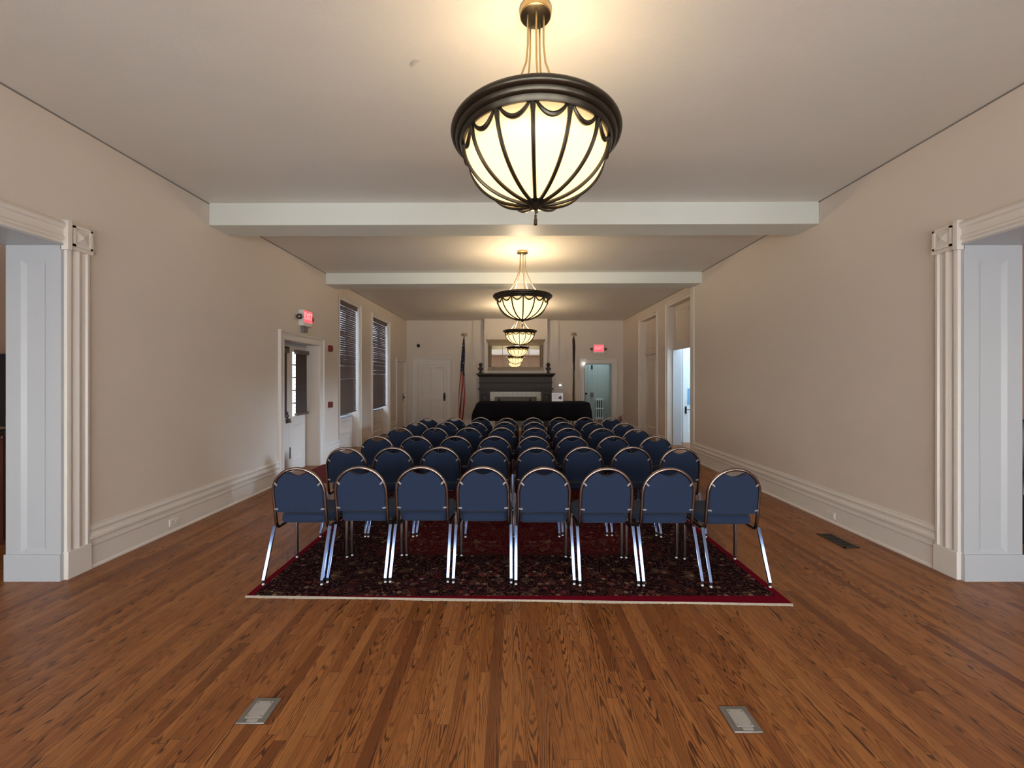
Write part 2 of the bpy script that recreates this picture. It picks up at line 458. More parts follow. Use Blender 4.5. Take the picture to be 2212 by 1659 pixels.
m = MB(); wall(m, FW, -3.95, 4.01, 3.6, .30, [(2.405, 3.336, 0, 2.09), (-3.17, -2.19, 0, 2.10)])
struct(m, 'wall_far', MT['farwall'])
m = MB().box(-.92, 1.14, 13.12, 13.5, 0, 3.56).box(-1.30, 1.53, 13.43, 13.5, 0, 3.56)
m.box(-1.325, -1.30, 13.45, 13.5, 0, 3.56).box(1.53, 1.555, 13.45, 13.5, 0, 3.56)
struct(m, 'wall_chimney', MT['farwall'])
NW = [(-.9, .9), (1.1, 3.1), (-3.1, -1.1), (3.6, 5.9), (-5.9, -3.6)]
m = MB(); wall(m, lambda u, n, z: (u, YN+n, z), -8.2, 8.2, 3.62, .2, [(a, b, .12, 2.14) for a, b in NW])
struct(m, 'wall_near', MT['wall'])
for i, (a, b) in enumerate(NW):      # the glazed fronts behind the photographer
    m = MB(); f = lambda u, n, z: (u, YN-.1+n, z)
    for q in (a, (a+b)/2-.03, b-.06): m.box(q, q+.06, -.03, .03, .12, 2.14, fr=f)
    for q in (.12, 2.08, 1.2): m.box(a, b, -.028, .028, q, q+.06, fr=f)
    w = struct(m, f'window_{i+1}', MT['trim'])
    MB().box(a+.03, b-.03, -.004, .004, .15, 2.11, fr=f).build('pane', MT['glass'], w)
# side rooms seen through the two wide openings
struct(MB().box(-8.2, -3.89, 5.1, 5.3, 0, 3.6).box(-8.2, -8.0, -2.2, 5.1, 0, 3.6), 'wall_left_room', MT['sidewall'])
struct(MB().box(3.93, 8.2, 5.1, 5.3, 0, 3.6).box(8.0, 8.2, -2.2, 5.1, 0, 3.6), 'wall_right_room', MT['sidepink'])
# beams
T = 0
def trim(mb, mat='trim', **kw):
    global T
    T += 1
    return struct(mb, f'trim_{T}', MT[mat], **kw)
trim(MB().prism([(4.615, 3.318), (4.98, 3.318), (4.98, 3.6), (4.615, 3.6)], lambda y, z: (XLN, y, z), lambda y, z: (XRN, y-.045, z)), 'beam', bevel=.006)
trim(MB().prism([(7.50, 3.325), (7.93, 3.325), (7.93, 3.6), (7.50, 3.6)], lambda y, z: (XLN, y, z), lambda y, z: (XRN+.2, y-.10, z)), 'beam', bevel=.006)
# thin dark strip painted in as the shadow line along the ceiling edges
MT['edge_shadow'] = simple('ceiling_edge_shadow_strip', (.22, .20, .18), .8)
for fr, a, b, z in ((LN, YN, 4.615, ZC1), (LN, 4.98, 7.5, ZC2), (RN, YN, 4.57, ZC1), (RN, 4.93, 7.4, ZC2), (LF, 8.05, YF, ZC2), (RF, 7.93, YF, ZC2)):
    trim(MB().box(a, b, -.001, .006, z-.010, z+.002, fr=fr), 'edge_shadow')
# ---- wide opening surrounds, left and right
HEADP = [(0, 0), (0, .018), (.012, .022), (.03, .02), (.04, .034), (.055, .036), (.07, .026), (.085, .024), (.12, .026), (.13, .042), (.15, .046), (.165, .04), (.175, 0)]
VERP = [(0, 0), (0, .030), (.012, .034), (.026, .034), (.032, .022), (.045, .020), (.050, .012), (.055, .012), (.062, .022), (.085, .034), (.108, .026), (.120, .020), (.140, .022), (.148, .034), (.165, .032), (.17, 0)]
for side, fr in (('left', LN), ('right', RN)):
    m = MB()
    m.sweep(VERP, [lambda a, p: fr(3.12+a, p, .20), lambda a, p: fr(3.12+a, p, 2.575)])
    trim(m, sharp=25)
    m = MB().box(3.115, 3.295, 0, .042, 0, .215, fr=fr); trim(m, bevel=.004)
    m = MB().box(3.112, 3.30, 0, .046, 2.565, 2.765, fr=fr)   # corner block
    m.box(3.100, 3.128, 0, .06, 2.555, 2.78, fr=fr)
    for a, b in ((3.145, 3.285),):
        for q in ((a, b, 2.595, 2.612), (a, b, 2.738, 2.755)): m.box(q[0], q[1], .04, .058, q[2], q[3], fr=fr)
        for q in ((a, a+.015), (b-.015, b)): m.box(q[0], q[1], .04, .058, 2.595, 2.755, fr=fr)
    ap = fr(3.215, .066, 2.675); cs = [fr(u, .046, z) for u, z in ((3.165, 2.62), (3.265, 2.62), (3.265, 2.73), (3.165, 2.73))]
    for k in range(4): m.face([cs[k], cs[(k+1) % 4], ap])
    trim(m)
    m = MB().sweep(HEADP, [lambda a, p: fr(3.10, p, 2.59+a), lambda a, p: fr(-1.4, p, 2.59+a)])
    trim(m, sharp=25)
    s = -1 if side == 'left' else 1
    x0 = s*3.475; x1 = s*(3.90 if side == 'left' else 3.925)
    lo, hi = min(x0, x1), max(x0, x1)
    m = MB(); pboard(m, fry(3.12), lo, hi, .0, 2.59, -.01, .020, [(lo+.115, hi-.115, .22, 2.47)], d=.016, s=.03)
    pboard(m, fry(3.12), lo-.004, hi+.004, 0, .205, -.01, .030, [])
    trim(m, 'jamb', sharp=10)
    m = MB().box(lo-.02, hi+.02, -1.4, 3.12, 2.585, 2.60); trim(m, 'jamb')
# ---- left exit doorway
m = MB(); casing(m, LN, 6.12, 7.26, 2.16, .14); trim(m, sharp=25)
# ---- corner bead at the end of the near right wall
trim(MB().box(7.70, 7.84, -.02, .02, 0, 3.33, fr=RN).box(7.83, 7.85, -.45, .02, 0, 3.33, fr=RN), bevel=.004)
# ---- left window casings
NAR = [(0, 0), (0, .02), (.02, .024), (.05, .022), (.058, .045), (.078, .05), (.09, .04), (.09, 0)]
for a, b, zt in ((8.26, 9.30, 3.20), (10.19, 11.48, 3.14)):
    m = MB(); casing(m, LF, a, b, zt, .09, [(q*.12/.09, p) for q, p in NAR]); trim(m, sharp=25)
m = MB(); casing(m, LF, 12.37, 13.30, 2.12, .12); trim(m, sharp=25)
for a, b, zt in ((8.20, 9.60, 3.28), (10.35, 11.65, 3.22)):
    m = MB(); casing(m, RF, a, b, zt, .09, [(q*.12/.09, p) for q, p in NAR]); trim(m, sharp=25)
    m = MB(); pboard(m, RF, a, b, 2.25, zt, -.19, -.15, [(a+.1, b-.1, 2.42, zt-.12)]); m.box(a, b, -.16, -.115, 2.25, 2.31, fr=RF)
    trim(m, 'wall')
m = MB().box(9.56, 9.60, -.30, -.10, 0, 2.25, fr=RF).box(8.20, 8.24, -.30, -.10, 0, 2.25, fr=RF); trim(m, 'jamb')
for a, b, zt in ((-3.17, -2.19, 2.10), (2.405, 3.336, 2.09)):
    m = MB(); casing(m, FW, a, b, zt, .185, CAS); trim(m, sharp=25)
# ---- baseboards
baseboard(LN, 'baseboard_left', [(3.295, 5.98), (7.40, 8.05)])
baseboard(LF, 'baseboard_left_far', [(9.39, 10.10), (11.57, 12.25)], .85)
baseboard(RN, 'baseboard_right', [(3.295, 7.70)])
baseboard(RF, 'baseboard_right_far', [(9.69, 10.26), (11.74, 13.5)], .45)
baseboard(FW, 'baseboard_far', [(-2.0, -1.33), (1.56, 2.22)], .6)

# ------------------------------------------------------------------ doors
def lever(fr, u, z, n, parent, dirn=1):
    m = MB(); m.box(u-.022, u+.022, n, n+.008, z-.11, z+.07, fr=fr)
    m.tube([fr(u, n, z), fr(u, n+.05, z)], .009, 8).tube([fr(u, n+.05, z), fr(u+dirn*.11, n+.05, z-.005)], .009, 8)
    m.build('door_handle', MT['black_iron'], parent)
# double exit doors, left wall
DN = -.235
for i, (a, b) in enumerate(((6.12, 6.688), (6.692, 7.26))):
    m = MB()
    g0, g1 = a+.10, b-.10
    m.box(a, g0, DN-.045, DN, 0, 2.12, fr=LN).box(g1, b, DN-.045, DN, 0, 2.12, fr=LN)
    m.box(g0, g1, DN-.045, DN, 2.02, 2.12, fr=LN)
    pboard(m, LN, g0, g1, 0, .93, DN-.045, DN, [(g0+.03, g1-.03, .20, .78)], .014, .025)
    for k in range(1, 5): m.box(g0, g1, DN-.035, DN-.012, .93+k*.218-.012, .93+k*.218+.012, fr=LN)
    d = struct(m, f'door_{i+1}', MT['door'])
    MB().box(g0, g1, DN-.028, DN-.022, .93, 2.02, fr=LN).build('pane', MT['glass'], d)
    if i == 0:
        m = MB().box(b-.085, b-.035, DN, DN+.012, .83, 1.02, fr=LN)
        m.tube([LN(b-.06, DN, .90), LN(b-.06, DN+.06, .90)], .012, 10).tube([LN(b-.06, DN+.06, .90), LN(b-.20, DN+.06, .895)], .012, 10)
        m.sphere(LN(b-.06, DN+.05, .86), .026)
        m.build('door_handle', MT['legdark'], d)
        m = MB().box(6.35, 6.62, DN, DN+.05, 2.05, 2.09, fr=LN); m.build('door_closer', MT['black_iron'], d)
    else:
        MB().box(a+.02, a+.035, DN, DN+.01, .23, .42, fr=LN).build('flush_bolt', MT['black_iron'], d)
m = MB().box(6.12, 7.26, DN-.05, DN, 2.12, 2.16, fr=LN); trim(m, 'jamb')
# far-left door on the left wall, closed door and hall door on the far wall
def door4(n, fr, a, b, z1, n0, n1, hu, iron=True, low=.95):
    m = MB(); w = b-a; mid = (a+b)/2
    pboard(m, fr, a, b, .005, z1, n0, n1, [(a+.11, mid-.05, .22, low-.08), (mid+.05, b-.11, .22, low-.08), (a+.11, mid-.05, low+.08, z1-.14), (mid+.05, b-.11, low+.08, z1-.14)], .013, .022)
    d = struct(m, f'door_{n}', MT['door'], sharp=10)
    if iron:
        m = MB(); m.lathe([(.001, 0), (.045, 0), (.04, .006), (.001, .008)], fr=lambda x, y, z: fr(hu+x*.9, n1+z, low+.02+y*3.2))
        m.lathe([(.010, 0), (.010, .03), (.026, .035), (.028, .055), (.012, .066)], fr=lambda x, y, z: fr(hu+x, n1+z, low+.02+y))
        m.build('door_knob', MT['black_iron'], d)
    return d
door4(3, LF, 12.372, 13.298, 2.115, -.09, -.045, 13.22)
door4(4, FW, -3.168, -2.192, 2.095, -.07, -.03, -2.285)
d5 = door4(5, RF, 10.352, 11.648, 2.248, -.20, -.16, 11.5, False)
for z in (.95, 1.38, 2.12): MB().box(10.355, 10.385, -.16, -.145, z, z+.16, fr=RF).build('hinge', MT['black_iron'], d5)
# room beyond the right doorway
struct(MB().box(3.90, 6.6, 9.95, 10.1, 0, 3.6).box(6.4, 6.6, 7.6, 10.0, 0, 3.6).box(3.93, 6.6, 7.5, 7.62, 0, 3.6), 'wall_right_side_room', MT['hallwhite'])
d6 = MB(); pboard(d6, fry(9.95), 4.20, 5.1, 0, 2.3, 0, .04, [(4.32, 4.98, .25, .78), (4.32, 4.98, 1.05, 2.1)])
d6 = struct(d6, 'door_6', MT['hallwhite'])
lever(fry(9.91), 4.262, .82, 0, d6)
tag(MB().box(4.31, 4.62, 9.896, 9.908, .93, 1.33).build('notice', MT['bluepaper']), 'blue paper notice on the white door beyond the bright right doorway', 'notice')
# hall beyond the far right doorway
struct(MB().box(1.7, 3.8, 15.4, 15.55, 0, 3.6).box(3.66, 3.8, 13.8, 15.4, 0, 3.6).box(1.6, 1.72, 13.8, 15.5, 0, 3.6), 'wall_hall', MT['hall'])
trim(MB().box(2.40, 2.43, -.30, .0, 0, 2.09, fr=FW).box(3.31, 3.336, -.30, 0, 0, 2.09, fr=FW).box(2.40, 3.336, -.30, 0, 2.065, 2.09, fr=FW), 'jamb')
m = MB(); pboard(m, fry(15.4), 2.05, 2.86, 0, 2.05, 0, .045, [(2.15, 2.76, .2, .8), (2.15, 2.76, 1.05, 1.9)])
d7 = struct(m, 'door_7', MT['hall'])
MB().box(2.62, 2.84, 15.31, 15.355, .98, 1.05).build('push_bar', MT['black_iron'], d7)
MB().box(2.70, 2.77, 15.315, 15.355, .62, .95).build('latch_case', MT['black_iron'], d7)
for x in (2.87, 3.06, 3.24): trim(MB().box(x, x+.025, 15.385, 15.41, 0, 2.6), 'hall')
def small(name, label, cat, mb, mat, **kw): return tag(mb.build(name, MT[mat], **kw), label, cat)
small('door_chime', 'small black box high on the teal hall wall through far right doorway', 'box', MB().box(3.0, 3.06, 15.36, 15.39, 1.95, 2.10), 'black', bevel=.01)
small('wall_switch', 'dark grey switch box on teal hall wall left of the radiator', 'switch', MB().box(2.98, 3.09, 15.35, 15.39, .88, 1.06).box(3.015, 3.055, 15.34, 15.36, .93, 1.01), 'greyplastic', bevel=.004)
rad = empty('radiator', (3.285, 15.2, 0), 0, 'white cast iron radiator in the teal hall through far right doorway', 'radiator')
m = MB()
for k in range(4): m.tube([(-.12+k*.08, 0, .1), (-.12+k*.08, 0, .78)], .021, 10)
m.build('column', MT['radiator'], rad)
for a, b in ((.75, .83), (.05, .12), (.43, .48)): MB().box(-.145, .145, -.05, .05, a, b).build('header', MT['radiator'], rad, bevel=.02, bseg=3)
MB().box(-.14, .14, .045, .06, .1, .8).build('slot_shade_plate', MT['slotdark'], rad)  # dark plate added to paint the shade between the columns
for a in (-.12, .07): MB().box(a, a+.05, -.03, .03, 0, .07).build('foot', MT['radiator'], rad)
small('globe_light', 'small glowing round white light at top left of far right doorway', 'light', MB().sphere((2.385, 13.43, 2.08), .038).box(2.375, 2.395, 13.44, 13.5, 2.07, 2.09), 'bulb')

# ------------------------------------------------------------------ windows and blinds on the left wall
def blind(name, label, fr, u0, u1, z0, z1, pitch, group, slant=0.0, tilt=.9):
    e = empty(name, fr((u0+u1)/2, 0, z0), 0, label, 'blind', group)
    base = Vector(e.location)
    L = lambda u, n, z: tuple(Vector(fr(u, n, z))-base)
    MB().box(u0-.01, u1+.01, -.03, .035, z1-.075, z1, fr=L).build('head_rail', MT['blind'], e, bevel=.004)
    m = MB(); n = int((z1-.10-z0-.03)/pitch)
    for i in range(n+1):
        zc = z0+.035+i*(z1-.115-z0-.035)/n
        dz = math.sin(tilt)*.026; dn = math.cos(tilt)*.026
        s = slant*(1-i/n)
        j = R.uniform(-.002, .002)
        m.face([L(u0, -dn, zc+dz+j), L(u1, -dn, zc+dz+s+j), L(u1, dn, zc-dz+s+j), L(u0, dn, zc-dz+j)])
    m.build('slats', MT['blind'], e)
    m = MB(); m.prism([(-.015, 0), (.015, 0), (.015, .022), (-.015, .022)], lambda a, b: L(u0, a, z0+b), lambda a, b: L(u1, a, z0+b+slant)); m.build('bottom_rail', MT['blind'], e)
    m = MB()
    for t in (.18, .82): m.tube([L(u0+(u1-u0)*t, .018, z0+.02), L(u0+(u1-u0)*t, .018, z1-.07)], .002, 5)
    m.build('cord', MT['blind'], e)
    return e
for i, (a, b, zt, lab) in enumerate(((8.26, 9.30, 3.20, 'nearer'), (10.19, 11.48, 3.14, 'farther'))):
    m = MB(); n0 = -.30
    for q in (a, b-.07): m.box(q, q+.07, n0-.04, n0+.03, .72, zt, fr=LF)
    m.box((a+b)/2-.02, (a+b)/2+.02, n0-.03, n0+.01, .8, zt, fr=LF)
    for z in (.72, 1.35, 1.95, 2.55, zt-.08): m.box(a, b, n0-.035, n0+.02, z, z+.06, fr=LF)
    w = struct(m, f'window_{6+i}', MT['jamb'])
    MB().box(a+.05, b-.05, n0-.012, n0-.006, .75, zt-.04, fr=LF).build('pane', MT['glass'], w)
    MB().box(a, b, -.40, -.15, .70, .735, fr=LF).build('sill', MT['jamb'], w)
    m = MB(); hw = (b-a)
    pboard(m, LF, a, b, 0, .70, -.30, -.15, [(a+.12, b-.12, .14, .36), (a+.12, b-.12, .43, .64)], .014, .02)
    m.build('apron_panel', MT['trim'], w, sharp=10)
    blind('window_blind', f'tall dark brown slatted blind, {lab} of the two left wall windows', frx(XLF-.055, 1), a+.012, b-.035 if i == 0 else b-.03, .795, 3.195 if i == 0 else 3.135, .047, 'slatted blinds on the left wall', .03 if i == 0 else .015, 1.14)
# roll shades on the exit doors
for i, (u0, u1, lab) in enumerate(((6.20, 6.60, 'left'), (6.865, 7.235, 'right'))):
    e = empty('roll_blind', LN((u0+u1)/2, DN, .93), 0, f'dark brown woven roll shade on the {lab} leaf of the exit door', 'shade', 'roll shades on the exit doors')
    bs = Vector(e.location); L = lambda u, n, z: tuple(Vector(LN(u, n, z))-bs)
    MB().box(u0-.03, u1+.012, DN+.005, DN+.06, 1.985, 2.055, fr=L).build('head_rail', MT['blind'], e, bevel=.006)
    m = MB()
    cols = []
    for k in range(49):
        z = .97+(2.0-.97)*k/48; w = .004*math.sin(k*2.1)
        cols.append([L(u0+w, DN+.018, z), L(u1+w*.5, DN+.018, z)])
    for p, q in zip(cols, cols[1:]): m.face([p[0], p[1], q[1], q[0]])
    m.build('shade_cloth', MT['blindshade'], e)
    m = MB().tube([L(u0-.012, DN+.028, .955), L(u1+.012, DN+.028, .955)], .024, 10); m.build('rolled_hem', MT['blind'], e)

# ------------------------------------------------------------------ exit signs
def exit_sign(label, fr, u0, u1, z0, z1, dep, group='lit exit signs'):
    uc = (u0+u1)/2
    e = empty('exit_sign', fr(uc, 0, z0), 0, label, 'exit sign', group)
    bs = Vector(e.location); L = lambda u, n, z: tuple(Vector(fr(u, n, z))-bs)
    MB().box(u0, u1, 0, dep, z0, z1, fr=L).build('housing', MT['plastic'], e, bevel=.006)
    h = z1-z0; pz0, pz1 = z0+h*.24, z1-h*.03
    MB().box(u0+.012, u1-.012, dep, dep+.006, pz0, pz1, fr=L).build('red_panel', MT['red_lit'], e)
    flip = 1 if fr is not LN else -1
    fl = lambda x, y, z: L(uc+(x if fr is FW else -x if fr is RN else x)*1.0, dep+.0075+z, (pz0+pz1)/2+y*1.25)
    text_obj('EXIT', .128, MT['red_letter'], 'lettering', e, fl)
    for s, u in ((-1, u0), (1, u1)):
        m = MB(); cu = u+s*.052
        m.tube([L(u, dep*.4, (z0+z1)/2), L(cu, dep*.4, (z0+z1)/2)], .012, 8)
        m.sphere(L(cu, dep*.5, (z0+z1)/2+.01), .046, seg=16, rg=10)
        m.build('lamp_head', MT['legdark'], e)
exit_sign('glowing red EXIT sign above the double door on the left wall', LN, 6.55, 6.83, 2.43, 2.69, .085)
exit_sign('glowing red EXIT sign above the doorway in the far wall', FW, 2.70, 3.06, 2.40, 2.72, .07)
small('motion_sensor', 'small grey sensor under the exit sign on the left wall', 'sensor', MB().box(6.62, 6.76, 0, .05, 2.335, 2.42, fr=LN).box(6.63, 6.75, .05, .055, 2.345, 2.41, fr=LN), 'greyplastic', bevel=.004)
small('fire_strobe', 'dark red fire alarm box, upper of two right of the exit door', 'alarm', MB().box(7.60, 7.70, -.006, .05, 2.08, 2.20, fr=LN).box(7.62, 7.68, .05, .065, 2.10, 2.18, fr=LN), 'redplastic', bevel=.008)
small('fire_pull_station', 'dark red fire alarm pull box, lower of two right of the exit door', 'alarm', MB().box(7.60, 7.70, -.006, .05, 1.02, 1.13, fr=LN).box(7.625, 7.675, .05, .062, 1.045, 1.085, fr=LN), 'redplastic', bevel=.006)
sp = small('wall_speaker', 'small round black fitting high on the far wall above the closed door', 'wall fitting', MB().lathe([(.001, 0), (.058, 0), (.058, .02), (.045, .034), (.015, .038), (.001, .038)], fr=lambda x, y, z: FW(-3.15+x, z, 2.685+y)), 'black')
th = empty('thermostat', (1.60, 13.43, 1.28), 0, 'small white thermostat with lit screen right of the fireplace', 'thermostat')
MB().box(-.07, .08, 0, .07, -.03, .17).build('housing', MT['plastic'], th, bevel=.008)
MB().box(-.045, .03, -.004, .0, .06, .11).build('screen', MT['screenlit'], th)

# outlets, floor boxes, register
for lab, fr, u, z in (('left', LN, 4.11, .10), ('right', RN, 4.37, .085)):
    e = empty('wall_outlet', fr(u, .022, z), 0, f'white electrical outlet set sideways in the {lab} baseboard', 'outlet', 'outlets in the baseboards')
    bs = Vector(e.location); L = lambda a, n, c: tuple(Vector(fr(a, n, c))-bs)
    MB().box(u-.058, u+.058, .022, .030, z-.036, z+.036, fr=L).build('cover_plate', MT['plastic'], e, bevel=.003)
    for s in (-.028, .028): MB().box(u+s-.018, u+s+.018, .030, .0335, z-.015, z+.015, fr=L).build('socket', MT['trim'], e, bevel=.003)
for lab, x0, x1, y0, y1 in (('left', -1.247, -1.118, 1.81, 1.954), ('right', .973, 1.100, 1.765, 1.905)):
    e = empty('floor_box', ((x0+x1)/2, (y0+y1)/2, 0), 0, f'grey metal floor outlet cover in the wood floor, {lab} one of two', 'floor box', 'floor outlet covers')
    w, h = (x1-x0)/2, (y1-y0)/2
    MB().box(-w, w, -h, h, 0, .007).build('frame_plate', MT['galv'], e, bevel=.003)
    MB().box(-w+.026, w-.026, -h+.026, h-.022, .007, .009).build('cover', MT['galvlight'], e)
    MB().box(-w+.045, w-.036, -h+.008, -h+.022, .007, .0085).build('pull_tab', MT['galvlight'], e)
    for sx in (-1, 1):
        for sy in (-1, 1):
            MB().lathe([(.0035, 0), (.0035, .0008)], (sx*(w-.034), sy*(h-.034)+.002, .009), 10).build('screw', MT['greyplastic'], e)
e = empty('floor_register', (3.12, 3.87, 0), 0, 'dark metal floor vent grille beside the right baseboard', 'vent')
m = MB()
for q in ((-.07, -.054, -.17, .17), (.054, .07, -.17, .17), (-.07, .07, -.17, -.150), (-.07, .07, .150, .17)): m.box(q[0], q[1], q[2], q[3], 0, .006)
m.build('frame', MT['register'], e)
m = MB()
for k in range(15): m.box(-.054, .054, -.148+k*.0205, -.138+k*.0205, .0, .005)
m.build('grille', MT['register'], e)
MB().box(-.056, .056, -.152, .152, .0002, .0012).build('duct_dark', MT['black'], e)  # black sheet standing in for the shade inside the duct

# ------------------------------------------------------------------ rugs
FL, FR_, BL, BR = (-1.90, 2.872), (1.925, 2.768), (-1.90, 8.18), (1.92, 8.18)
rug = empty('area_rug', (0, 5.5, 0), 0, 'large dark red patterned oriental rug under the rows of chairs', 'rug')
m = MB(); m.prism([FL, FR_, BR, BL], lambda x, y: (x, y, .001), lambda x, y: (x, y, .011))
o = m.build('pile', MT['rug'], rug); o.location = (0, -5.5, 0)
n = 300
for e_, (A, B, sgn) in enumerate(((FL, FR_, -1), (BL, BR, 1))):
    pr = None; m = MB()
    for k in range(n+1):
        t = k/n; x = A[0]+(B[0]-A[0])*t; y = A[1]+(B[1]-A[1])*t
        l = .010+.007*R.random()+.004*math.sin(k*.07)
        cur = [(x, y, .0115), (x+R.uniform(-.003, .003), y+sgn*l, .002)]
        if pr: m.face([pr[0], cur[0], cur[1], pr[1]])
        pr = cur
    o = m.build('fringe', MT['fringe'], rug); o.location = (0, -5.5, 0)
m = MB().box(-3.44, -2.72, 6.05, 7.30, .001, .012); tag(m.build('door_mat', MT['mat'], bevel=.004), 'plain dark red mat on the floor before the left exit door', 'mat')

# ------------------------------------------------------------------ chairs
def ylean(z): return .075*(1-(z-.40)/.46)
def make_chair():
    c = empty('banquet_chair')
    # seat
    P = [(-.172, .10), (.172, .10), (.215, .20), (.226, .30), (.222, .43), (.185, .505), (.0, .52), (-.185, .505), (-.222, .43), (-.226, .30), (-.215, .20)]
    MB().prism(P, lambda x, y: (x, y, .402), lambda x, y: (x, y, .476)).build('seat', MT['blue'], c, bevel=.026, bseg=3)
    # back pad with scooped hand-hold at the top
    r, zc = .186, .658
    pts = [(-r, .505), (r, .505), (r, zc)]
    a1 = math.asin(.078/r)
    for k in range(1, 15):
        a = PI/2-(PI/2-a1)*k/14
        pts.append((r*math.sin(a), zc+r*math.cos(a)))
    zt = zc+r*math.cos(a1)
    for k in range(1, 12):
        t = k/12; pts.append((.078-.156*t, zt-.030*math.sin(PI*t)))
    for k in range(0, 15):
        a = a1+(PI/2-a1)*k/14
        pts.append((-r*math.sin(a), zc+r*math.cos(a)))
    bp = MB().prism(pts, lambda x, z: (x, ylean(z)-.009, z), lambda x, z: (x, ylean(z)+.040, z)).build('backrest', MT['blue'], c, bevel=.007, bseg=2)
    # arched tube
    q = [(-.205, .40, .372), (-.205, .20, .372), (-.203, .115, .374), (-.200, .085, .392), (-.198, ylean(.43), .43)]
    for z in (.52, .60): q.append((-.198, ylean(z), z))
    for k in range(0, 25):
        a = PI-PI*k/24; q.append((.198*math.cos(a), ylean(.66+.198*math.sin(a)), .66+.198*math.sin(a)))
    for z in (.60, .52): q.append((.198, ylean(z), z))
    q += [(.198, ylean(.43), .43), (.200, .085, .392), (.203, .115, .374), (.205, .20, .372), (.205, .40, .372)]
    MB().tube(q, .0128, 10).build('back_frame', MT['bronze_tube'], c)
    MB().box(-.19, .19, .21, .46, .380, .405).build('seat_pan', MT['rubber'], c)
    for sx in (-1, 1):
        for z, ang in ((.735, .8), (.535, .1)):
            x = (.165 if z > .6 else .178)*sx
            y = ylean(z)-.013
            d = Vector((math.cos(ang)*sx, 0, math.sin(ang)))
            m = MB().bar(Vector((x, y, z))-d*.014, Vector((x, y+.001, z))+d*.016, .006, .013, (0, 1, 0))
            m.build('bracket', MT['clip'], c, bevel=.002)
    for sx in (-1, 1):
        m = MB().bar((.217*sx, .080, .392), (.219*sx, -.058, .030), .0255, .0145)
        l = m.build('leg', MT['chrome'], c, bevel=.003)
        m = MB().lathe([(.008, .012), (.0095, .016), (.0105, .034), (.008, .036)], (.219*sx, -.0585, 0), 12)
        m.lathe([(.010, 0), (.0105, .003), (.009, .010), (.006, .013)], (.219*sx, -.0600, 0), 12, mi=1)
        m.build('foot_glide', [MT['rubber'], MT['glide']], l)
        l['label'] = 'flat chrome rear leg'
        m = MB().bar((.217*sx, .400, .392), (.217*sx, .408, .03), .022, .022)
        l = m.build('leg', MT['legdark'], c, bevel=.003)
        l['label'] = 'dark front leg'
        m = MB().lathe([(.008, .012), (.0095, .016), (.0105, .034), (.008, .036)], (.217*sx, .408, 0), 12)
        m.lathe([(.010, 0), (.0105, .003), (.009, .010), (.006, .013)], (.217*sx, .408, 0), 12, mi=1)
        m.build('foot_glide', [MT['rubber'], MT['glide']], l)
    return c
CH = [
 ([641, 775, 909, 1043, 1176, 1312, 1447, 1590], [3.08, 3.115, 3.12, 3.11, 3.085, 3.07, 3.065, 3.045]),
 ([746, 848, 951, 1055, 1159, 1261, 1366, 1471], [4.0, 4.0, 4.02, 3.99, 4.0, 4.03, 4.03, 3.99]),
 ([814, 899, 983, 1064, 1153, 1235, 1326, 1417], [4.80]*8),
 ([863, 939, 1012, 1080, 1153, 1224, 1297, 1372], [5.66, 5.66, 5.66, 5.66, 5.63, 5.62, 5.58, 5.54]),
 ([899, 963, 1027, 1087, 1150, 1211, 1274, 1339], [6.42, 6.42, 6.38, 6.42, 6.40, 6.38, 6.36, 6.28]),
 ([924, 978, 1037, 1087, 1145, 1196, 1251, 1308], [7.12, 7.12, 7.18, 7.06, 7.12, 7.18, 7.18, 7.16])]
ROWN = ['nearest row', 'second nearest row', 'third nearest row', 'third row from the back', 'second row from the back', 'back row nearest the fireplace']
COLN = ['far left end', 'second from left', 'third from left', 'fourth from left', 'fourth from right', 'third from right', 'second from right', 'far right end']
proto = make_chair()
first = True
for r_, (pxs, ds) in enumerate(CH):
    last = -9
    for k, (px, D) in enumerate(zip(pxs, ds)):
        o = proto if first else copy_tree(proto); first = False
        x = (px-1107)*D/F
        if x-last < .466: x = last+.466
        last = x
        o.location = (x, D, .0115); o.rotation_euler = (0, 0, R.uniform(-.002, .002))
        tag(o, f'navy padded chair with arched metal back, {ROWN[r_]}, {COLN[k]}', 'chair', 'navy chairs set out in rows')

